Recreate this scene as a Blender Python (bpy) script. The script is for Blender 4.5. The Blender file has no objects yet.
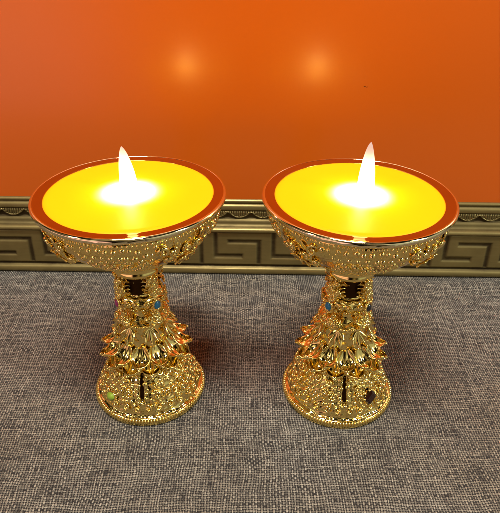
import bpy, math, random
import numpy as np
R = math.radians
PI = math.pi
FRAME_LEAN, FRAME_YAW = -1.5, -.55
S = 0.01            # everything below is written in centimetres
sc = bpy.context.scene
C = sc.collection
rng = random.Random(11)

# ------------------------------------------------------------------ node helper
class X:
    """a socket with arithmetic"""
    def __init__(s, nt, sock): s.nt, s.s = nt, sock
    def m(s, op, *o):
        n = s.nt.nodes.new('ShaderNodeMath'); n.operation = op
        for i, v in enumerate((s,) + o):
            if isinstance(v, X): s.nt.links.new(v.s, n.inputs[i])
            else: n.inputs[i].default_value = v
        return X(s.nt, n.outputs[0])
    def __add__(s, o): return s.m('ADD', o)
    def __radd__(s, o): return s.m('ADD', o)
    def __sub__(s, o): return s.m('SUBTRACT', o)
    def __rsub__(s, o): return s.m('MULTIPLY', -1.0).m('ADD', o)
    def __mul__(s, o): return s.m('MULTIPLY', o)
    def __rmul__(s, o): return s.m('MULTIPLY', o)
    def __truediv__(s, o): return s.m('DIVIDE', o)
    def clamp(s, a=0.0, b=1.0): return s.m('MAXIMUM', a).m('MINIMUM', b)

def new_mat(name):
    m = bpy.data.materials.new(name); m.use_nodes = True
    nt = m.node_tree; nt.nodes.clear()
    out = nt.nodes.new('ShaderNodeOutputMaterial')
    b = nt.nodes.new('ShaderNodeBsdfPrincipled')
    nt.links.new(b.outputs[0], out.inputs['Surface'])
    return m, nt, b, out

def coords(nt, kind='Object'):
    t = nt.nodes.new('ShaderNodeTexCoord'); s = nt.nodes.new('ShaderNodeSeparateXYZ')
    nt.links.new(t.outputs[kind], s.inputs[0])
    return t, X(nt, s.outputs[0]), X(nt, s.outputs[1]), X(nt, s.outputs[2])

def comb(nt, x, y, z=0.0):
    n = nt.nodes.new('ShaderNodeCombineXYZ')
    for i, v in enumerate((x, y, z)):
        if isinstance(v, X): nt.links.new(v.s, n.inputs[i])
        else: n.inputs[i].default_value = v
    return n.outputs[0]

def noise(nt, vec, scale, detail=3, rough=.5, dist=0.0):
    n = nt.nodes.new('ShaderNodeTexNoise')
    n.inputs['Scale'].default_value = scale; n.inputs['Detail'].default_value = detail
    n.inputs['Roughness'].default_value = rough; n.inputs['Distortion'].default_value = dist
    if vec is not None: nt.links.new(vec, n.inputs['Vector'])
    return X(nt, n.outputs[0])

def white(nt, vec):
    n = nt.nodes.new('ShaderNodeTexWhiteNoise'); n.noise_dimensions = '3D'
    nt.links.new(vec, n.inputs['Vector'])
    return X(nt, n.outputs['Value'])

def mixc(nt, f, a, b):
    n = nt.nodes.new('ShaderNodeMix'); n.data_type = 'RGBA'
    def put(sock, v):
        if isinstance(v, X): nt.links.new(v.s, sock)
        elif isinstance(v, bpy.types.NodeSocket): nt.links.new(v, sock)
        elif isinstance(v, (int, float)): sock.default_value = v
        else: sock.default_value = (*v, 1)
    put(n.inputs[0], f); put(n.inputs[6], a); put(n.inputs[7], b)
    return n.outputs[2]

def bump(nt, b, h, dist, strength=1.0):
    n = nt.nodes.new('ShaderNodeBump'); n.inputs['Strength'].default_value = strength
    n.inputs['Distance'].default_value = dist
    nt.links.new(h.s if isinstance(h, X) else h, n.inputs['Height'])
    nt.links.new(n.outputs[0], b.inputs['Normal'])

# ------------------------------------------------------------------ materials
def mat_gold(name, base, rough, bumpd=0.00006):
    m, nt, b, _ = new_mat(name)
    t, x, y, z = coords(nt)
    n = noise(nt, t.outputs['Object'], 140, 3, .55)
    n2 = noise(nt, t.outputs['Object'], 900, 2, .5)
    b.inputs['Metallic'].default_value = 1
    nt.links.new(mixc(nt, n, base, tuple(c * k for c, k in zip(base, (.93, .86, .7)))), b.inputs['Base Color'])
    r = n * (rough * .9) + rough * .55
    nt.links.new(r.s, b.inputs['Roughness'])
    if bumpd: bump(nt, b, n + n2 * .15, bumpd)
    return m

GOLD = mat_gold('polished_gold', (1.0, .80, .31), .085)
GOLD_PALE = mat_gold('pale_gold', (1.0, .88, .58), .07, 0.00002)
GOLD_RIM = mat_gold('mirror_gold', (.62, .37, .10), .055, 0.000012)
SHADE_NICK = mat_gold('shade_and_nick_dark', (.05, .022, .008), .4)  # stands for shade in the stem windows and foot slots; the nick shares it

def mat_gem(name, col, rough=.12):
    m, nt, b, _ = new_mat(name)
    t, *_r = coords(nt)
    n = noise(nt, t.outputs['Object'], 500, 3)
    nt.links.new(mixc(nt, n, col, tuple(c * .6 for c in col)), b.inputs['Base Color'])
    b.inputs['Roughness'].default_value = rough
    b.inputs['Coat Weight'].default_value = .6
    return m
BLUE = mat_gem('turquoise_blue_stone', (.02, .28, .55))
PINK = mat_gem('magenta_stone', (.55, .03, .22))
LIME = mat_gem('lime_green_stone', (.42, .62, .05), .3)
BLACK = mat_gem('black_stone', (.012, .012, .02))
GARNET = mat_gem('dark_garnet_stone', (.03, .008, .004), .05)

def mat_wax():
    m, nt, b, _ = new_mat('yellow_wax')
    t, x, y, z = coords(nt)
    n = noise(nt, t.outputs['Object'], 60, 3)
    nt.links.new(mixc(nt, n, (.98, .57, .006), (.96, .53, .005)), b.inputs['Base Color'])
    b.inputs['Roughness'].default_value = .4
    b.inputs['Specular IOR Level'].default_value = .15
    b.inputs['Coat Weight'].default_value = .06
    b.inputs['Coat Roughness'].default_value = .06
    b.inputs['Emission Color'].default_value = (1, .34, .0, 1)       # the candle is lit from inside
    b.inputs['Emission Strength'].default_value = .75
    bump(nt, b, n, 0.0002)
    tr = nt.nodes.new('ShaderNodeBsdfTranslucent'); tr.inputs[0].default_value = (1, .9, .62, 1)
    mx = nt.nodes.new('ShaderNodeMixShader'); mx.inputs[0].default_value = .25
    nt.links.new(b.outputs[0], mx.inputs[1]); nt.links.new(tr.outputs[0], mx.inputs[2])
    nt.links.new(mx.outputs[0], _.inputs['Surface'])
    return m
WAX = mat_wax()

def mat_flame():
    m, nt, b, out = new_mat('glowing_flame_plastic')
    t, x, y, z = coords(nt)
    n = noise(nt, t.outputs['Object'], 90, 2)
    f = ((z / S - 10.2) / 1.75 + (n - .5) * .25).clamp()
    e = nt.nodes.new('ShaderNodeEmission')
    nt.links.new(mixc(nt, f, (1, .55, .045), (1, .64, .50)), e.inputs[0])
    nt.links.new((1.0 - f * .95).m('POWER', 3.4).__mul__(62.0).m('ADD', .95).s, e.inputs[1])
    tr = nt.nodes.new('ShaderNodeBsdfTransparent')
    mx = nt.nodes.new('ShaderNodeMixShader'); mx.inputs[0].default_value = .8
    nt.links.new(tr.outputs[0], mx.inputs[1]); nt.links.new(e.outputs[0], mx.inputs[2])
    nt.links.new(mx.outputs[0], out.inputs['Surface'])
    nt.nodes.remove(b)
    return m
FLAME = mat_flame()

def mat_cloth():
    m, nt, b, _ = new_mat('woven_burlap')
    t, x, y, z = coords(nt)
    vec = t.outputs['Object']
    w1 = noise(nt, vec, 14, 2); w2 = noise(nt, vec, 17, 2, dist=.3)
    w3 = noise(nt, vec, 110, 2)
    p = .108
    U = (x / S + (w1 - .5) * .75 + (w3 - .5) * .16 + y / S * .02) / p
    V = (y / S + (w2 - .5) * .75 + (w3 - .5) * .16 - x / S * .02) / p
    iu, iv = U.m('FLOOR'), V.m('FLOOR')
    fu, fv = U.m('FRACT') - .5, V.m('FRACT') - .5
    par = (iu + iv).m('MODULO', 2.0).m('ABSOLUTE')
    s = par * 2.0 - 1.0
    # thickness of every yarn, varying from yarn to yarn and slubby along its length
    slub_u = noise(nt, comb(nt, iu * 3.7, V * .16), 1.0, 2)
    slub_v = noise(nt, comb(nt, U * .16, iv * 3.7, 7.0), 1.0, 2)
    wu = (3.8 - slub_u * 2.5); wv = (3.8 - slub_v * 2.5)
    cu = (1.0 - (fu * wu) * (fu * wu)).clamp()
    cv = (1.0 - (fv * wv) * (fv * wv)).clamp()
    Hw = cu * (.5 + s * (fv * PI).m('COSINE') * .5)
    Hf = cv * (.5 - s * (fu * PI).m('COSINE') * .5)
    H = Hw.m('MAXIMUM', Hf)
    isw = Hw.m('GREATER_THAN', Hf)
    fine_u = noise(nt, comb(nt, U * 9.0, V * 1.6), 1.0, 2)
    fine_v = noise(nt, comb(nt, U * 1.6, V * 9.0, 3.0), 1.0, 2)
    ru = noise(nt, comb(nt, iu * 5.3, V * .09, 2.0), 1.0, 3, .7)
    rv = noise(nt, comb(nt, U * .07, iv * 5.3, 5.0), 1.0, 3, .7)
    cell = white(nt, comb(nt, iu, iv))
    sh = ((ru - .5) * 2.7 + .60 + (fine_u - .5) * .9) * isw + ((rv - .5) * 2.7 + .42 + (fine_v - .5) * .9) * (1.0 - isw)
    sh = (sh + (cell - .5) * .35).clamp()
    big = noise(nt, vec, 9, 3, .6)
    lightc = mixc(nt, ((big - .35) * 3.0).clamp(), (.53, .43, .30), (.64, .575, .465))
    yarn = mixc(nt, sh, (.034, .025, .018), lightc)
    gap = ((H - .24) * 2.9).clamp()
    col = mixc(nt, gap, (.014, .010, .009), yarn)
    nt.links.new(col, b.inputs['Base Color'])
    b.inputs['Roughness'].default_value = .85
    b.inputs['Sheen Weight'].default_value = .08
    bump(nt, b, H + fine_u * .12, .00055, .9)
    return m
CLOTH = mat_cloth()

def mat_frame():
    m, nt, b, _ = new_mat('antique_gilt')
    t, x, y, z = coords(nt)
    a = nt.nodes.new('ShaderNodeAttribute'); a.attribute_name = 'patina'
    pat = X(nt, a.outputs['Fac'])
    n = noise(nt, t.outputs['Object'], 60, 4, .6)
    n2 = noise(nt, comb(nt, x * 60.0, y * 900.0, z * 900.0), 1.0, 3)
    f = (pat * .9 + (n - .45) * .75 + (n2 - .5) * .25).clamp()
    nt.links.new(mixc(nt, f, (.36, .275, .10), (.06, .038, .013)), b.inputs['Base Color'])
    b.inputs['Metallic'].default_value = .72
    nt.links.new((.34 + f * .25 + (n2 - .5) * .1).s, b.inputs['Roughness'])
    bump(nt, b, n + n2 * .3, .00012)
    return m
GILT = mat_frame()

def mat_print():
    m, nt, b, _ = new_mat('orange_glazed_print')
    t, x, y, z = coords(nt)
    n = noise(nt, t.outputs['Object'], 3.5, 2)
    n2 = noise(nt, t.outputs['Object'], 5000, 1)
    n3 = noise(nt, t.outputs['Object'], 40, 4, .6)
    col = mixc(nt, (n * 1.4 - .2 + (n2 - .5) * .12).clamp(), (.70, .102, .001), (.76, .130, .001))
    nt.links.new(col, b.inputs['Base Color'])
    b.inputs['Roughness'].default_value = .42
    b.inputs['Specular IOR Level'].default_value = .9
    b.inputs['Specular Tint'].default_value = (1, .62, .25, 1)
    b.inputs['Coat Weight'].default_value = 1.0
    nt.links.new((.19 + n3 * .07).s, b.inputs['Coat Roughness'])
    bump(nt, b, n2, .000004)
    return m
PRINT = mat_print()
_m, _nt, _b, _ = new_mat('dark_wood')
_b.inputs['Base Color'].default_value = (.06, .03, .015, 1); _b.inputs['Roughness'].default_value = .5
WOOD = _m

# ------------------------------------------------------------------ mesh helpers
class MB:
    def __init__(s): s.v = []; s.f = []; s.n = 0; s.mi = []
    def add(s, verts, faces, mi=0):
        verts = np.asarray(verts, float)
        s.v.append(verts)
        for f in faces: s.f.append(tuple(int(i) + s.n for i in f)); s.mi.append(mi)
        s.n += len(verts)
    def build(s, name, mats, parent=None, smooth=True, attr=None):
        me = bpy.data.meshes.new(name)
        me.from_pydata((np.concatenate(s.v) * S).tolist(), [], s.f)
        if not isinstance(mats, (list, tuple)): mats = [mats]
        for m in mats: me.materials.append(m)
        if len(mats) > 1: me.polygons.foreach_set('material_index', s.mi)
        if smooth: me.polygons.foreach_set('use_smooth', [True] * len(me.polygons))
        if attr is not None:
            a = me.attributes.new('patina', 'FLOAT', 'POINT'); a.data.foreach_set('value', attr)
        me.update()
        o = bpy.data.objects.new(name, me); C.objects.link(o)
        if parent is not None: o.parent = parent
        return o

def grid_faces(nu, nv, wrap_v=False):
    f = []
    for i in range(nu - 1):
        for j in range(nv if wrap_v else nv - 1):
            k = (j + 1) % nv
            f.append((i * nv + j, i * nv + k, (i + 1) * nv + k, (i + 1) * nv + j))
    return f

class Prof:
    """profile (z, r) of a turned body, smooth; th = 0 looks at the viewer (-y)"""
    def __init__(s, pts, smooth=True):
        p = np.array(pts, float)
        d = np.r_[0, np.cumsum(np.hypot(*np.diff(p, axis=0).T))]
        s.L = d[-1]
        if smooth:      # Catmull-Rom
            t = np.linspace(0, len(p) - 1, 40 * len(p)); q = []
            for u in t:
                i = min(int(u), len(p) - 2); w = u - i
                a, b_, c, e = p[max(i - 1, 0)], p[i], p[i + 1], p[min(i + 2, len(p) - 1)]
                q.append(.5 * ((2 * b_) + (c - a) * w + (2 * a - 5 * b_ + 4 * c - e) * w * w + (3 * b_ - a - 3 * c + e) * w ** 3))
            p = np.array(q); d = np.r_[0, np.cumsum(np.hypot(*np.diff(p, axis=0).T))]; s.L = d[-1]
        s.d, s.p = d, p
    def zr(s, t):
        d = np.asarray(t) * s.L
        return np.interp(d, s.d, s.p[:, 0]), np.interp(d, s.d, s.p[:, 1])
    def at_z(s, z):
        k = int(np.argmin(abs(s.p[:, 0] - z))); return s.d[k] / s.L
    def frame(s, th, t, off=0.0):
        e = .004
        z0, r0 = s.zr(max(t - e, 0)); z1, r1 = s.zr(min(t + e, 1)); z, r = s.zr(t)
        tz, tr = z1 - z0, r1 - r0; l = math.hypot(tz, tr) or 1; tz /= l; tr /= l
        er = np.array((math.sin(th), -math.cos(th), 0)); ez = np.array((0, 0, 1.0))
        et = np.array((math.cos(th), math.sin(th), 0))
        T = er * tr + ez * tz
        if T[2] < 0: T = -T
        N = np.cross(et, T)
        if np.dot(N, er) < 0 and abs(tr) < .99: N = -N
        P = er * float(r) + ez * float(z) + N * off
        return P, N, et, T

def lathe(mb, prof, nt_, nth, hf=None, mi=0):
    t = np.linspace(0, 1, nt_); th = np.linspace(-PI, PI, nth, endpoint=False)
    z, r = prof.zr(t)
    dz, dr = np.gradient(z), np.gradient(r); l = np.hypot(dz, dr) + 1e-9
    nr, nz = np.abs(dz) / l, -dr / l * np.sign(dz + 1e-12)
    T, TH = np.meshgrid(t, th, indexing='ij')
    h = hf(TH, T, z[:, None]) if hf else 0 * T
    rr = r[:, None] + h * nr[:, None]; zz = z[:, None] + h * nz[:, None]
    v = np.stack([rr * np.sin(TH), -rr * np.cos(TH), zz], -1).reshape(-1, 3)
    f = grid_faces(nt_, nth, True)
    if z[-1] > z[0]: f = [q[::-1] for q in f]
    f = [q[::-1] for q in f]
    mb.add(v, f, mi)

def lump(amp, seed):
    '''soft irregular unevenness of a casting'''
    g = np.random.default_rng(seed)
    K = [(int(g.integers(5, 34)), g.uniform(6, 45), g.uniform(0, 6.28), g.uniform(0, 6.28)) for _ in range(16)]
    def f(TH, T, Z):
        h = 0 * TH
        for a, b, p, q in K: h = h + np.sin(TH * a + p + T * b) * np.sin(T * b * 1.3 + q - TH * (a // 3))
        return h * amp / 3
    return f

def bead(mb, P, N, A, B, ra, rb, h, mi=0, ns=9, nl=4):
    v = [P + N * h]; f = []
    for i in range(1, nl + 1):
        a = PI / 2 * i / nl
        for j in range(ns):
            b = 2 * PI * j / ns
            v.append(P + N * h * math.cos(a) + A * ra * math.sin(a) * math.cos(b) + B * rb * math.sin(a) * math.sin(b))
    for j in range(ns):
        f.append((0, 1 + j, 1 + (j + 1) % ns))
        for i in range(nl - 1):
            a = 1 + i * ns
            f.append((a + j, a + ns + j, a + ns + (j + 1) % ns, a + (j + 1) % ns))
    mb.add(v, f, mi)

def tube(mb, pts, rad, k=7, mi=0, flat=1.0, up=None):
    pts = np.asarray(pts, float); n = len(pts)
    tg = np.gradient(pts, axis=0); tg /= np.linalg.norm(tg, axis=1)[:, None] + 1e-12
    v = []
    ref = np.array(up if up is not None else (0.3, 0.2, 1.0))
    for i in range(n):
        a = np.cross(tg[i], ref); a /= np.linalg.norm(a) + 1e-9; b = np.cross(tg[i], a)
        for j in range(k):
            c = 2 * PI * j / k
            v.append(pts[i] + rad[i] * (a * math.cos(c) + b * flat * math.sin(c)))
    f = grid_faces(n, k, True)
    f.append(tuple(range(k))[::-1]); f.append(tuple((n - 1) * k + j for j in range(k)))
    mb.add(v, f, mi)

def scroll(mb, prof, th, t, size, ang, hand=1, w=.06, turns=1.15, lift=.03, mi=0):
    """volute lying on the surface"""
    P, N, A, B = prof.frame(th, t)
    pts, rad = [], []
    n = 18
    for i in range(n):
        u = i / (n - 1)
        r = size * (1 - .80 * u) ; a = ang + hand * turns * 2 * PI * u
        q = A * (r * math.cos(a)) + B * (r * math.sin(a))
        q = q + P
        # keep on the curved body
        rr = math.hypot(q[0], q[1]) or 1
        z_, r_ = prof.zr(prof.at_z(q[2]))
        if abs(N[2]) < .8: q = np.array((q[0] * r_ / rr, q[1] * r_ / rr, q[2]))
        pts.append(q + N * (lift + .05 * math.sin(PI * u)))
        rad.append(w * (.45 + .75 * math.sin(PI * min(1, u * 1.1 + .05)) ** .7))
    tube(mb, pts, rad, mi=mi, up=N)
    bead(mb, pts[-1] + N * .0, N, A, B, w * 1.3, w * 1.3, w * 1.6, mi)

def leaf(mb, P, N, D, length, width, curl, mi=0, thick=.035, nu=10, nv=7, cup=.25, serr=0.0):
    """leaf starting at P, growing along D and curling towards N"""
    D = D / np.linalg.norm(D); W = np.cross(N, D); W /= np.linalg.norm(W)
    top = []
    for i in range(nu):
        u = i / (nu - 1)
        a = curl * u
        c = P + D * length * (math.sin(a) / a if a else 1) * u + N * length * ((1 - math.cos(a)) / a if a else 0) * u
        nn = N * math.cos(a) - D * math.sin(a)
        wd = width * (math.sin(PI * min(1, .16 + .84 * u)) ** .75) * (1 - .25 * u) * (1 + serr * math.sin(u * 22))
        if i == nu - 1: wd = width * .03
        for j in range(nv):
            v = 2 * j / (nv - 1) - 1
            top.append(c + W * wd * v + nn * (cup * width * (v * v) - .10 * width * math.exp(-(v * 5) ** 2) * -1))
    top = np.array(top)
    nrm = np.tile(N, (len(top), 1))
    bot = top - nrm * thick
    f = grid_faces(nu, nv)
    n = nu * nv
    fb = [tuple(n + k for k in q[::-1]) for q in f]
    edge = []
    ring = [j for j in range(nv)] + [i * nv + nv - 1 for i in range(1, nu)] + [(nu - 1) * nv + j for j in range(nv - 2, -1, -1)] + [i * nv for i in range(nu - 2, 0, -1)]
    for a, b in zip(ring, ring[1:] + ring[:1]): edge.append((b, a, a + n, b + n))
    mb.add(np.vstack([top, bot]), f + fb + edge, mi)

def empty(name, loc, label, cat, group=None):
    o = bpy.data.objects.new(name, None); C.objects.link(o); o.location = [c * S for c in loc]
    o.empty_display_size = .01
    o['label'] = label; o['category'] = cat
    if group: o['group'] = group
    return o

# ------------------------------------------------------------------ the lamp (10 cm tall goblet)
GROUP = 'golden candle goblets standing side by side'
lamp = empty('butter_lamp', (0, 0, 0), 'x', 'candle lamp', GROUP)

# ---- bowl
bowl_p = Prof([(9.72, 3.42), (9.5, 3.42), (9.15, 3.36), (8.75, 3.12), (8.35, 2.75), (7.95, 2.25), (7.6, 1.7), (7.38, 1.22)])
mb = MB()
lathe(mb, bowl_p, 60, 200, lump(.010, 1))
# inner wall so the bowl is a real vessel
lathe(mb, Prof([(9.72, 3.42), (9.9, 3.30), (9.9, 3.22), (9.3, 3.1), (8.3, 2.3), (7.8, 1.2), (7.75, .05)]), 24, 96)
motif_c = [-.80, .80, PI - .80, PI + .80]
def near_motif(th, t):
    for c in motif_c:
        d = (th - c + PI) % (2 * PI) - PI
        if (d / .42) ** 2 + ((t - .38) / .36) ** 2 < 1: return True
    return False
rows = 11
for k in range(rows):
    t = .10 + .84 * k / (rows - 1)
    z, r = bowl_p.zr(t)
    n = max(10, int(2 * PI * r / .29))
    for j in range(n):
        th = 2 * PI * (j + .5 * (k % 2)) / n + rng.uniform(-.02, .02)
        th = (th + PI) % (2 * PI) - PI
        tt = t + rng.uniform(-.02, .02)
        if near_motif(th, tt): continue
        P, N, A, B = bowl_p.frame(th, tt, -.015)
        s_ = rng.uniform(.085, .125)
        bead(mb, P, N, A, B, s_ * rng.uniform(.85, 1.15), s_ * rng.uniform(.85, 1.2), s_ * .85, ns=10)
# small pits and grains between the beads
for k in range(260):
    th = rng.uniform(-PI, PI); t = rng.uniform(.05, .95)
    P, N, A, B = bowl_p.frame(th, t, -.01)
    s_ = rng.uniform(.025, .045); bead(mb, P, N, A, B, s_, s_, s_, ns=6, nl=3)
bowl = mb.build('bowl', GOLD, lamp)
# ---- leafy medallions cast on the bowl
def medallion(c):
    mb = MB()
    for k in range(11):
        th = c + rng.uniform(-.33, .33); t = .38 + rng.uniform(-.26, .26)
        scroll(mb, bowl_p, th, t, rng.uniform(.18, .30), rng.uniform(0, 6.28), rng.choice((-1, 1)), rng.uniform(.05, .08), lift=.05)
    for k in range(12):
        th = c + rng.uniform(-.30, .30); t = .38 + rng.uniform(-.28, .28)
        P, N, A, B = bowl_p.frame(th, t, .02)
        a = rng.uniform(0, 2 * PI)
        leaf(mb, P, N, A * math.cos(a) + B * math.sin(a), rng.uniform(.30, .48), rng.uniform(.12, .18), rng.uniform(-.5, -.1), thick=.03)
    P, N, A, B = bowl_p.frame(c, .36, .09)
    for j in range(7):
        a = 2 * PI * j / 7
        leaf(mb, P + N * .05, N, A * math.cos(a) + B * math.sin(a), .46, .18, .25, thick=.03)
    bead(mb, P + N * .05, N, A, B, .09, .09, .12)
    mb.build('medallion', GOLD, bowl)
for c in motif_c: medallion(c)

# ---- rim : flat polished lip with a rolled outer edge
mb = MB()
lathe(mb, Prof([(9.90, 3.19), (9.985, 3.195), (10.0, 3.22), (10.015, 3.4), (10.028, 3.56), (10.01, 3.575)]), 40, 256)
rim = mb.build('rim', GOLD_RIM, lamp)
mb = MB()
lathe(mb, Prof([(10.00, 3.55), (10.035, 3.575), (10.035, 3.62), (9.985, 3.672), (9.90, 3.68), (9.84, 3.65), (9.80, 3.60), (9.76, 3.52), (9.70, 3.44), (9.66, 3.40)]), 60, 256, lambda TH, T, Z: .006 * np.sin(TH * 61) * np.sin(TH * 23 + 1) * (T > .35))
mb.build('rolled_edge', GOLD_PALE, rim)
# fine chased band right below the rim
mb = MB()
for j in range(130):
    th = 2 * PI * j / 130
    P, N, A, B = bowl_p.frame(th, .035, .0)
    bead(mb, P, N, A, B, .055, .075, .05, ns=7, nl=3)
mb.build('chased_band', GOLD, rim)

# ---- collar
mb = MB()
lathe(mb, Prof([(7.42, 1.30), (7.28, 1.12), (7.12, 1.03), (6.95, 1.02), (6.82, 1.05), (6.72, 1.03), (6.66, .93), (6.6, .80)]), 40, 128)
mb.build('collar', GOLD, lamp)

# ---- stem
stem_p = Prof([(6.70, .74), (6.2, .70), (5.72, .72), (5.62, .86), (5.5, .96), (5.3, .99), (5.12, .92), (5.0, .80), (4.75, .78), (4.55, .86), (4.42, 1.02), (4.3, 1.10), (4.0, 1.10), (3.4, 1.12), (2.9, 1.15), (2.45, 1.2)])
mb = MB()
lathe(mb, stem_p, 150, 180, lambda TH, T, Z: .02 * np.sin(TH * 12) * np.sin(T * 60))
# dark lining that paints the shade of the hollow behind the four windows
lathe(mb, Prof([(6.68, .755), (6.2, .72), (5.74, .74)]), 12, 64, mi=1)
for q in range(4):
    c = PI / 4 + q * PI / 2
    # cast pillar of piled volutes and leaves
    for k in range(9):
        z = 5.72 + k * .115
        for sgn in (-1, 1):
            t = stem_p.at_z(z)
            P, N, A, B = stem_p.frame(c + sgn * rng.uniform(.05, .30), t, .12)
            a = PI / 2 - sgn * rng.uniform(.5, 1.25)
            leaf(mb, P, N, A * math.cos(a) + B * math.sin(a), rng.uniform(.24, .36), rng.uniform(.06, .09), rng.uniform(.5, 1.3), thick=.035)
    pil = Prof([(6.68, 1.0), (6.2, .97), (5.7, 1.0)])
    for k in range(16):
        scroll(mb, pil, c + rng.uniform(-.26, .26), rng.uniform(.02, .98), rng.uniform(.11, .17), rng.uniform(0, 6.28), rng.choice((-1, 1)), .045)
    pts = [np.array((.84 * math.sin(c), -.84 * math.cos(c), z)) for z in np.linspace(5.6, 6.7, 9)]
    tube(mb, pts, [.13 + .03 * math.sin(i * 2.1) for i in range(9)], k=10)
    # horizontal barbs reaching into the window
    for sgn in (-1, 1):
        for k in range(5):
            z = 5.85 + k * .19
            pts = []
            for u in np.linspace(0, 1, 7):
                th = c + sgn * (.22 + .30 * u)
                r = .98 - .16 * u
                pts.append(np.array((r * math.sin(th), -r * math.cos(th), z + .05 * math.sin(u * 3))))
            tube(mb, pts, [.045 * (1 - .75 * u) for u in np.linspace(0, 1, 7)])
# collar band with interlaced relief (gem band)
for j in range(16):
    th = 2 * PI * j / 16
    scroll(mb, stem_p, th, stem_p.at_z(5.38), .15, rng.uniform(0, 6), 1 if j % 2 else -1, .042)
    scroll(mb, stem_p, th + .2, stem_p.at_z(5.16), .10, rng.uniform(0, 6), -1 if j % 2 else 1, .036)
for j in range(30):
    P, N, A, B = stem_p.frame(2 * PI * j / 30, stem_p.at_z(5.60)); bead(mb, P, N, A, B, .065, .05, .08)
    P, N, A, B = stem_p.frame(2 * PI * j / 30, stem_p.at_z(5.06)); bead(mb, P, N, A, B, .055, .045, .07)
# flanking scrolls of the waist
for q in range(4):
    c = PI / 4 + q * PI / 2
    for k in range(9):
        wz = Prof([(5.05, .98), (4.8, 1.0), (4.45, 1.14)])
        scroll(mb, wz, c + rng.uniform(-.34, .34), rng.uniform(.02, .95), rng.uniform(.12, .2), rng.uniform(0, 6.28), rng.choice((-1, 1)), .05)
    for sgn in (-1, 1):
        for k in range(3):
            t = stem_p.at_z(4.58 + .17 * k)
            P, N, A, B = stem_p.frame(c + sgn * .30, t, .07)
            leaf(mb, P, N, -A * sgn * -1 + B * .25, .34, .075, 1.0, thick=.035)
# row of beads above the lotus
for j in range(40):
    th = 2 * PI * j / 40
    P, N, A, B = stem_p.frame(th, stem_p.at_z(4.33), -.01)
    bead(mb, P, N, A, B, .075, .07, .085)
stem = mb.build('stem', [GOLD, SHADE_NICK], lamp)

# ---- hanging leaf collar and lotus petals : every petal a part
def rad(th, r, z): return np.array((r * math.sin(th), -r * math.cos(th), z))
def hang_leaf(th, tri):
    mb = MB()
    er = np.array((math.sin(th), -math.cos(th), 0)); et = np.array((math.cos(th), math.sin(th), 0)); dn = np.array((0, 0, -1.0))
    for a, l in ((0, .85), (-.42, .74), (.42, .74), (-.85, .50), (.85, .50)):
        D = dn * math.cos(a) + et * math.sin(a) + er * .22
        Nn = er + dn * -.3; Nn = Nn - D * np.dot(Nn, D) / np.dot(D, D); Nn /= np.linalg.norm(Nn)
        leaf(mb, rad(th, 1.10, 4.27), Nn, D, l, .12, .55, thick=.04, cup=-.35)
    mb.build('leaf', GOLD, lamp)
for j in range(8): hang_leaf(2 * PI * (j + .5) / 8, j % 2)

def petal_w(u): return (math.sin(PI * min(1.0, .22 + .78 * u) ** 1.15)) ** .8
def petal(th, r0, z0, droop, length, width, curl, cup, name='petal'):
    mb = MB()
    er = np.array((math.sin(th), -math.cos(th), 0)); et = np.array((math.cos(th), math.sin(th), 0)); up = np.array((0, 0, 1.0))
    nu, nv = 22, 15
    top = []; nn_ = []
    c = rad(th, r0, z0); ds = length / (nu - 1); a = -droop
    for i in range(nu):
        u = i / (nu - 1)
        D = er * math.cos(a) + up * math.sin(a); N = -er * math.sin(a) + up * math.cos(a)
        wd = width * max(.06, petal_w(u))
        for j in range(nv):
            v = 2 * j / (nv - 1) - 1
            lift = cup * width * abs(v) ** 2.2 - .10 * width * math.exp(-(v * 6) ** 2) * -1
            lip = .05 * width * max(0, (abs(v) - .78) / .22)
            top.append(c + et * wd * v + N * (lift + lip)); nn_.append(N)
        c = c + D * ds
        a = -droop + curl * (u ** 1.6)
    top = np.array(top); nn_ = np.array(nn_); bot = top - nn_ * .05
    f = grid_faces(nu, nv); n = nu * nv
    fb = [tuple(n + k for k in q[::-1]) for q in f]
    ring = [j for j in range(nv)] + [i * nv + nv - 1 for i in range(1, nu)] + [(nu - 1) * nv + j for j in range(nv - 2, -1, -1)] + [i * nv for i in range(nu - 2, 0, -1)]
    edge = [(b, a_, a_ + n, b + n) for a_, b in zip(ring, ring[1:] + ring[:1])]
    mb.add(np.vstack([top, bot]), f + fb + edge)
    # curled tip
    tip = top[(nu - 2) * nv + nv // 2]
    bead(mb, tip, nn_[-1], et, er, width * .16, width * .16, width * .16)
    mb.build(name, GOLD, lamp)
for j in range(12):
    petal(2 * PI * (j + .0) / 12, 1.08, 3.28, 1.12, 1.28, .40, 2.05, .38)
for j in range(12):
    petal(2 * PI * (j + .5) / 12, 1.20, 2.86, 1.02, 1.12, .43, 1.75, .30)

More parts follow.
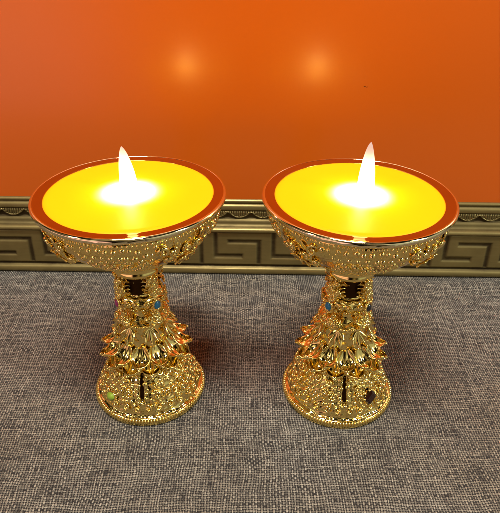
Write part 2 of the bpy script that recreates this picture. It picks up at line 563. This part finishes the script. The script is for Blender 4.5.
# ---- foot
foot_p = Prof([(2.68, 1.05), (2.50, 1.28), (2.18, 1.54), (1.78, 1.79), (1.32, 1.99), (.90, 2.13), (.58, 2.22), (.42, 2.27), (.36, 2.36), (.30, 2.40)])
SLOT = PI / 2
LF = lump(.016, 4)
def foot_h(TH, T, Z):
    h = LF(TH, T, Z)
    d = ((TH + PI / 4) % SLOT) - PI / 4
    zone = np.clip((T - .22) / .05, 0, 1) * np.clip((.74 - T) / .05, 0, 1)
    h = h - .16 * np.clip(1.6 - np.abs(d) / .035, 0, 1) * zone
    return h
mb = MB()
lathe(mb, foot_p, 150, 560, foot_h)
def slot_free(th, w=.055):
    d = (th + PI / 4) % SLOT - PI / 4
    return abs(d) > w
gem_dirs = []
for k in range(12):
    t = .16 + .61 * k / 11
    z, r = foot_p.zr(t); n = int(2 * PI * r / .25)
    for j in range(n):
        th = 2 * PI * (j + .5 * (k % 2)) / n + rng.uniform(-.015, .015)
        if not slot_free(th): continue
        if rng.random() < .18: continue
        P, N, A, B = foot_p.frame(th + rng.uniform(-.025, .025), t + rng.uniform(-.022, .022), -.01)
        s_ = rng.uniform(.07, .115)
        bead(mb, P, N, A, B, s_ * rng.uniform(.8, 1.3), s_ * rng.uniform(.8, 1.3), s_ * .75, ns=9)
for k in range(84):
    th = rng.uniform(-PI, PI); t = rng.uniform(.2, .72)
    if not slot_free(th, .15): continue
    scroll(mb, foot_p, th, t, rng.uniform(.13, .22), rng.uniform(0, 6.28), rng.choice((-1, 1)), rng.uniform(.036, .055), lift=.05)
# cloud scallops over the flange
for j in range(28):
    th = 2 * PI * (j + .5) / 28
    scroll(mb, foot_p, th, .815, .17, PI / 2 + .4, 1 if j % 2 else -1, .045, turns=1.0, lift=.03)
    P, N, A, B = foot_p.frame(th, .84, 0)
    bead(mb, P, N, A, B, .10, .05, .06)
foot = mb.build('foot', GOLD, lamp)
# dark strips added in the foot slots, their shade put into colour
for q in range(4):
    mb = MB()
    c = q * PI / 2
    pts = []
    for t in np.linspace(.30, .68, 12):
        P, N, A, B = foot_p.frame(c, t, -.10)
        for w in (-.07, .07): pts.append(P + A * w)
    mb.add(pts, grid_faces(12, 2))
    mb.build('slot_shade', SHADE_NICK, foot)
# rope edge
mb = MB()
lathe(mb, Prof([(.34, 2.36), (.33, 2.42), (.24, 2.47), (.12, 2.48), (.02, 2.46), (0.0, 2.40), (0.0, 1.2), (.02, .02)]), 50, 160)
NB = 120
for j in range(NB):
    th = 2 * PI * j / NB
    er = np.array((math.sin(th), -math.cos(th), 0)); et = np.array((math.cos(th), math.sin(th), 0))
    N = er * .8 + np.array((0, 0, .6)); B = np.cross(N, et)
    bead(mb, rad(th, 2.41, .20), N, et, B, .056, .15, .14, ns=9, nl=4)
mb.build('beaded_edge', GOLD, foot)

# ---- candle in the bowl
mb = MB()
mound = lambda r: .11 * math.exp(-(r / .62) ** 2) + .05 * math.exp(-((r - .95) / .12) ** 2) * 0
pr = [(10.04 - .05 * max(0, (r - 3.0) / .19) ** 2 + mound(r), r) for r in np.linspace(.001, 3.19, 40)] + [(9.85, 3.2), (9.3, 3.0)]
lathe(mb, Prof(pr[::-1], smooth=False), 90, 160)
wax = mb.build('candle_wax', WAX, lamp)

def make_flame(parent, cx, cy, w, h, bend, flip, rot):
    mb = MB(); n, k = 26, 20; v = []
    for i in range(n):
        u = i / (n - 1)
        z = 10.08 + h * u
        ww = w * (1 - u) ** .70 * (1 + .50 * u) * 1.02
        if i == n - 1: ww = .006
        # one edge stays nearly straight, the other bulges
        off = bend * u ** 1.6 + flip * (w - ww) * .42
        th_ = min(ww, .13 + .0 * u) * (1 - .2 * u)
        for j in range(k):
            a = 2 * PI * j / k
            x = off + ww * math.cos(a); y = th_ * math.sin(a)
            v.append((cx + x * math.cos(rot) - y * math.sin(rot), cy + x * math.sin(rot) + y * math.cos(rot), z))
    f = grid_faces(n, k, True); f.append(tuple((n - 1) * k + j for j in range(k))); f.append(tuple(range(k))[::-1])
    mb.add(v, f)
    return mb.build('flame', FLAME, parent)

# ---- gems
def cab(parent, prof, th, z, ra, rb, m, off=.0, rot=0.0):
    t = prof.at_z(z)
    P, N, A, B = prof.frame(th, t, off)
    A2 = A * math.cos(rot) + B * math.sin(rot); B2 = -A * math.sin(rot) + B * math.cos(rot)
    mb = MB(); bead(mb, P, N, A2, B2, ra, rb, min(ra, rb) * .75, ns=24, nl=8)
    g = mb.build('gem', m, parent)
    mb = MB()
    pts = [P + A2 * (ra * 1.08) * math.cos(a) + B2 * (rb * 1.08) * math.sin(a) + N * .02 for a in np.linspace(0, 2 * PI, 33)]
    tube(mb, pts, [.035] * 33, up=N)
    for a in np.linspace(0, 2 * PI, 15)[:-1]:
        q = P + A2 * (ra * 1.35) * math.cos(a) + B2 * (rb * 1.35) * math.sin(a)
        bead(mb, q, N, A, B, .04, .04, .05, ns=7, nl=3)
    mb.build('bezel', GOLD, g)
    return g
def baguette(parent, prof, th, z, a_, b_, m, rot):
    P, N, A, B = prof.frame(th, prof.at_z(z), .13)
    A2 = A * math.cos(rot) + B * math.sin(rot); B2 = -A * math.sin(rot) + B * math.cos(rot)
    v = []
    for (s_, h) in ((1, -.06), (1, .05), (.62, .13)):
        for sx, sy in ((-1, -1), (1, -1), (1, 1), (-1, 1)): v.append(P + A2 * a_ * s_ * sx + B2 * b_ * s_ * sy + N * h)
    f = [(8, 9, 10, 11)]
    for l in (0, 4):
        for j in range(4): f.append((l + j, l + (j + 1) % 4, l + 4 + (j + 1) % 4, l + 4 + j))
    mb = MB(); mb.add(v, f); g = mb.build('gem', m, parent, smooth=False)
    mb = MB()
    for sx, sy in ((-1, -1), (1, -1), (1, 1), (-1, 1)):
        q = P + A2 * a_ * sx * 1.02 + B2 * b_ * sy * 1.02
        tube(mb, [q - N * .06, q + N * .04, q + N * .10 - (A2 * sx + B2 * sy) * .03], [.04, .04, .028], up=A)
    mb.build('bezel', GOLD, g)

# ---- second lamp : copy of the first
def copy_tree(o, parent=None):
    c = o.copy(); C.objects.link(c); c.parent = parent
    for ch in list(o.children): copy_tree(ch, c)
    return c
lamp2 = copy_tree(lamp)
XL, XR, YL, YR = -4.63, 4.07, 19.83, 19.77
lamp.location = (XL * S, YL * S, 0); lamp2.location = (XR * S, YR * S, 0)
lamp['label'] = 'golden goblet candle with magenta stone on its stem and lime green stone on its foot'
lamp2['label'] = 'golden goblet candle with black stone on its stem and dark red angular stone on foot'
w1 = [c for c in lamp.children if c.name.startswith('candle_wax')][0]
w2 = [c for c in lamp2.children if c.name.startswith('candle_wax')][0]
f1 = [c for c in lamp.children if c.name.startswith('foot')][0]
f2 = [c for c in lamp2.children if c.name.startswith('foot')][0]
s1 = [c for c in lamp.children if c.name.startswith('stem')][0]
s2 = [c for c in lamp2.children if c.name.startswith('stem')][0]
make_flame(w1, -.07, .30, .34, 1.66, -.10, -.15, 0.0)
make_flame(w2, .30, .34, .335, 1.92, -.08, .6, 0.0)
gemz = Prof([(5.6, 1.02), (5.1, 1.03)])
TL, TR_ = math.atan2(-XL, YL) * 1.0, math.atan2(XR, YR)   # the lamps are seen slightly from the side
def lab(o, s_): o['label'] = s_
lab(cab(s1, gemz, -.92, 5.30, .16, .19, PINK, .06), 'round magenta stone')
lab(cab(s1, gemz, .80, 5.30, .17, .21, BLUE, .06), 'round turquoise blue stone')
lab(cab(s2, gemz, -.88, 5.30, .17, .21, BLUE, .06), 'round turquoise blue stone')
lab(cab(s2, gemz, .80, 5.30, .17, .20, BLACK, .06), 'round black stone')
lab(cab(f1, foot_p, -.72, .92, .27, .20, LIME, .06, .35), 'oval lime green stone')
baguette(f2, foot_p, .56, 1.22, .27, .22, GARNET, .6)

# lights of the two candles: the diode that sits in the base of each flame
for (x, y, ox, oy) in ((XL, YL, -.08, .30), (XR, YR, .30, .34)):
    l = bpy.data.lights.new('candle_diode', 'POINT'); l.energy = .034; l.color = (1, .66, .12)
    l.shadow_soft_size = .0022
    o = bpy.data.objects.new('candle_diode', l); C.objects.link(o)
    o.location = ((x + ox * .5) * S, (y + oy * .3) * S, 10.50 * S)

    # white diode under the wax, shining up through it
    l = bpy.data.lights.new('candle_beam', 'SPOT'); l.energy = .24; l.color = (1, .86, .50)
    l.spot_size = R(114); l.spot_blend = .5; l.shadow_soft_size = .001
    o = bpy.data.objects.new('candle_beam', l); C.objects.link(o)
    o.location = ((x + ox * .3) * S, (y - .05) * S, 9.15 * S); o.rotation_euler = (PI, 0, 0)

# ------------------------------------------------------------------ picture frame
frame = empty('picture_frame', (0, 29.4, 0), 'antique gold picture frame with a Greek key border around a glossy plain orange panel', 'picture frame')
frame.rotation_euler = (R(FRAME_LEAN), 0, R(FRAME_YAW))
def zrow(v, y): return 19.47 - math.tan(R(31.75) + math.atan((v - 256.5) / 574)) * (y)
prof = [  # (y behind the front, z, patina)
    (1.2, .0, .9), (.25, .0, .9), (.02, .02, .5), (-.06, .10, .15), (-.10, .22, .0), (-.08, .36, .05), (.0, .46, .5), (.22, .50, 1.0), (.24, .60, .9), (.10, .66, .35)]
zs = np.linspace(.70, 2.72, 44)
prof += [(.08 + .03 * (z - .7), z, .18) for z in zs]
prof += [(.20, 2.76, .8), (.10, 2.80, .3), (-.02, 2.88, .0), (-.03, 2.98, .0), (.04, 3.07, .1), (.22, 3.12, .6), (.36, 3.17, .6), (.40, 3.30, .45), (.42, 3.44, .5), (.55, 3.50, .9)]
zo = np.linspace(3.54, 4.02, 16)
prof += [(.62, z, .75) for z in zo]
prof += [(.52, 4.06, .4), (.48, 4.12, .1), (.50, 4.24, .15), (.52, 4.36, .2), (.66, 4.40, .8), (.68, 4.46, .5), (.60, 4.52, .1), (.60, 4.60, .0), (.66, 4.66, .1), (.80, 4.70, .6), (1.2, 4.70, .6)]
prof = np.array(prof)
def key_mask(x, z):
    """1 inside the engraved line"""
    u = (x + 2.09) % 3.44
    w = .12; lo, hi = .70, 2.72
    zl, zh = 1.20, 2.16
    m = np.zeros_like(x)
    def box(u0, u1, z0, z1):
        e = .035
        du = np.maximum(u0 - u, u - u1); dz = np.maximum(z0 - z, z - z1)
        d = np.maximum(du, dz)
        return np.clip(.5 - d / (2 * e), 0, 1)
    for sh in (0, 3.44, -3.44):
        uu = u
        u_ = uu - sh
        def b2(u0, u1, z0, z1, u__=u_):
            e = .06; d = np.maximum(np.maximum(u0 - u__, u__ - u1), np.maximum(z0 - z, z - z1))
            return np.clip(.5 - d / (2 * e), 0, 1)
        m = np.maximum(m, b2(-w, w, zl - w, hi + .1)); m = np.maximum(m, b2(-w, 1.62, zl - w, zl + w))
        m = np.maximum(m, b2(.72, 2.57 + w, zh - w, zh + w)); m = np.maximum(m, b2(2.57 - w, 2.57 + w, lo - .1, zh + w))
    return m
def make_rail(name, half, dx, key=True):
    xs = np.arange(-half, half + dx * .5, dx); n = len(xs)
    Xg = np.tile(xs, (len(prof), 1)); Yg = np.repeat(prof[:, 0:1], n, 1).copy(); Zg = np.repeat(prof[:, 1:2], n, 1).copy(); Pg = np.repeat(prof[:, 2:3], n, 1).copy()
    pan = (prof[:, 1] >= .70) & (prof[:, 1] <= 2.72) & (prof[:, 0] < .2)
    k = key_mask(Xg, Zg) * pan[:, None]
    Yg += .085 * k; Pg = np.clip(Pg + .85 * k, 0, 1)
    # scalloped leaf band
    orn = (prof[:, 1] > 3.53) & (prof[:, 1] < 4.03)
    per = 1.34
    ph = (Xg / per) % 1.0
    zz = (Zg - 3.54) / .48
    arch = 1 - (2 * ph - 1) ** 2 ; base = 1 - arch * .95
    d = zz - base * .8
    ribs = .5 + .5 * np.cos(Xg * 2 * PI / .134)
    h = np.where(d > .22, .17 * ribs * np.clip((1.05 - zz) * 4, 0, 1), 0) + .15 * np.exp(-((d - .08) / .10) ** 2)
    h = h * orn[:, None]
    Yg -= h; Pg = np.where(orn[:, None], np.clip(.95 - h * 6.5, 0, 1), Pg)
    mb = MB(); v = np.stack([Xg, Yg, Zg], -1).reshape(-1, 3)
    # back
    mb.add(v, [q[::-1] for q in grid_faces(len(prof), n)])
    m_ = len(prof)
    mb.f.append((0, n - 1, m_ * n - 1, (m_ - 1) * n)); mb.mi.append(0)
    mb.f.append(tuple(i * n for i in range(m_))); mb.mi.append(0)
    mb.f.append(tuple(i * n + n - 1 for i in range(m_))[::-1]); mb.mi.append(0)
    return mb.build(name, GILT, frame, attr=Pg.reshape(-1).tolist(), smooth=True)
HW, HT = 42.0, 50.0
make_rail('rail', HW, .055)
r2 = make_rail('rail', HW, .25); r2.location = (0, 0, HT * S); r2.rotation_euler = (0, PI, 0)
hs = (HT - 9.4) / 2
for sx in (-1, 1):
    r_ = make_rail('rail', hs, .25)
    r_.location = (sx * HW * S, 0, HT / 2 * S); r_.rotation_euler = (0, -sx * PI / 2, 0)
mb = MB()
for zz_ in (0,):
    x0, x1, z0, z1, y0, y1 = -HW + 2, HW - 2, 4.4, HT - 4.4, .74, .94
    v = [(x0, y0, z0), (x1, y0, z0), (x1, y0, z1), (x0, y0, z1), (x0, y1, z0), (x1, y1, z0), (x1, y1, z1), (x0, y1, z1)]
    mb.add(v, [(0, 1, 2, 3), (5, 4, 7, 6), (4, 0, 3, 7), (1, 5, 6, 2), (3, 2, 6, 7), (4, 5, 1, 0)])
panel = mb.build('picture_panel', PRINT, frame, smooth=False)
panel['label'] = 'glossy orange red panel'
mb = MB()   # a tiny nick in the glaze
tube(mb, [np.array((5.85 + .055 * i, .738, 11.25 + .02 * math.sin(i * 1.7))) for i in range(5)], [.006, .015, .010, .016, .005], k=6)
nick = mb.build('nick', SHADE_NICK, panel)

# ------------------------------------------------------------------ cloth and table
nx, ny = 200, 300
xs = np.linspace(-60, 60, nx); ys = np.linspace(-5, 60, ny)
Xg, Yg = np.meshgrid(xs, ys)
flat = np.exp(-(((np.abs(Xg) - 4.4) / 4.0) ** 2 + ((Yg - 19.8) / 4.5) ** 2))
Zg = -.03 + .035 * np.sin(Xg * .33 + Yg * .21) * np.sin(Yg * .27 - Xg * .11) * (1 - flat) * (np.clip((28 - Yg) / 4, 0, 1))
Zg = np.minimum(Zg, -.004)
Zg = Zg + .20 * np.exp(-((Yg - 28.3 - .2 * np.sin(Xg * .5)) / .55) ** 2) * np.clip((Xg - 6) / 4, 0, 1) + .07 * np.exp(-((Yg - 28.4) / .6) ** 2) * np.clip((-Xg - 7) / 4, 0, 1)
v = np.stack([Xg, Yg, Zg], -1).reshape(-1, 3)
mb = MB(); mb.add(v, grid_faces(ny, nx))
v2 = v.copy(); v2[:, 2] = -.16
mb.add(v2, [q[::-1] for q in grid_faces(ny, nx)])
cloth = mb.build('tablecloth', CLOTH)
cloth['label'] = 'coarsely woven grey brown burlap cloth lying flat under the two goblets'; cloth['category'] = 'tablecloth'
mb = MB()
x0, x1, y0, y1, z0, z1 = -62, 62, -7, 62, -3.2, -.165
mb.add([(x0, y0, z0), (x1, y0, z0), (x1, y1, z0), (x0, y1, z0), (x0, y0, z1), (x1, y0, z1), (x1, y1, z1), (x0, y1, z1)],
       [(3, 2, 1, 0), (4, 5, 6, 7), (0, 1, 5, 4), (1, 2, 6, 5), (2, 3, 7, 6), (3, 0, 4, 7)])
tt = mb.build('table_surface', WOOD, smooth=False); tt['kind'] = 'structure'

# ------------------------------------------------------------------ light
w = bpy.data.worlds.new('World'); sc.world = w; w.use_nodes = True
nt = w.node_tree; nt.nodes.clear()
out = nt.nodes.new('ShaderNodeOutputWorld'); bg = nt.nodes.new('ShaderNodeBackground')
t, x, y, z = coords(nt, 'Generated')
n = noise(nt, t.outputs['Generated'], 2.2, 3, .6)
f = ((n - .48) * 7.0).clamp()
col = mixc(nt, f, (.008, .006, .004), (.34, .26, .15))                      # dim warm room
lf = ((x * -1.0 - .17 + (n - .5) * .15) * 7.0).clamp() * ((z + .55) * 4.0).clamp() * ((.12 - z) * 6.0).clamp() * (y * -3.0 + .4).clamp()
col = mixc(nt, lf, col, (1.45, .85, .85))                                  # pinkish lit wall behind, to the left
rf = ((x - .38 + (n - .5) * .15) * 6.0).clamp() * ((z + .5) * 4.0).clamp() * ((.6 - z) * 4.0).clamp() * (y * -3.0 + .8).clamp()
col = mixc(nt, rf, col, (.50, .52, .42))                                  # pale wall to the right
ff = ((n - .50) * 9.0).clamp() * ((z - .22) * 6.0).clamp() * ((.62 - z) * 6.0).clamp() * (y * -3.0 - .6).clamp()
col = mixc(nt, ff, col, (1.5, 1.4, 1.15))                                 # bright band added behind the viewer for cream glints on the gold
nt.links.new(col, bg.inputs[0]); bg.inputs[1].default_value = .8
nt.links.new(bg.outputs[0], out.inputs[0])

def area(loc, target, size, power, col, sy=None):
    l = bpy.data.lights.new('room_lamp', 'AREA'); l.energy = power; l.color = col; l.size = size * S
    if sy: l.shape = 'RECTANGLE'; l.size_y = sy * S
    o = bpy.data.objects.new('room_lamp', l); C.objects.link(o)
    from mathutils import Vector
    o.location = Vector(loc) * S
    o.rotation_euler = (Vector(target) * S - o.location).to_track_quat('-Z', 'Y').to_euler()
    return o
area((-6, -2, 92), (0, 20, 6), 32, 7.2, (1.0, .95, .87), 10)          # ceiling lamp behind the camera
area((110, -20, 80), (0, 20, 5), 16, 7.5, (.92, 1.0, .93), 60)           # window on the right
area((-110, -40, 90), (0, 20, 5), 14, 3, (1.0, .86, .76), 40)          # warm lamp on the left

# ------------------------------------------------------------------ camera
cam = bpy.data.cameras.new('camera'); co = bpy.data.objects.new('camera', cam); C.objects.link(co)
cam.sensor_fit = 'HORIZONTAL'; cam.sensor_width = 36; cam.lens = 574.1 / 500 * 36
cam.clip_start = .005; cam.clip_end = 20
co.location = (-.0326 * S, 0, 19.4685 * S)
co.rotation_mode = 'QUATERNION'
from mathutils import Matrix
m_ = Matrix.Rotation(PI / 2 - .5542, 4, 'X') @ Matrix.Rotation(.009, 4, 'Z')
co.rotation_quaternion = m_.to_quaternion()
sc.camera = co
sc.view_settings.view_transform = 'Standard'; sc.view_settings.look = 'None'
sc.view_settings.exposure = 0; sc.view_settings.gamma = 1
sc.cycles.use_denoising = True
sc.cycles.max_bounces = 8; sc.cycles.sample_clamp_indirect = 8
sc.cycles.caustics_reflective = False
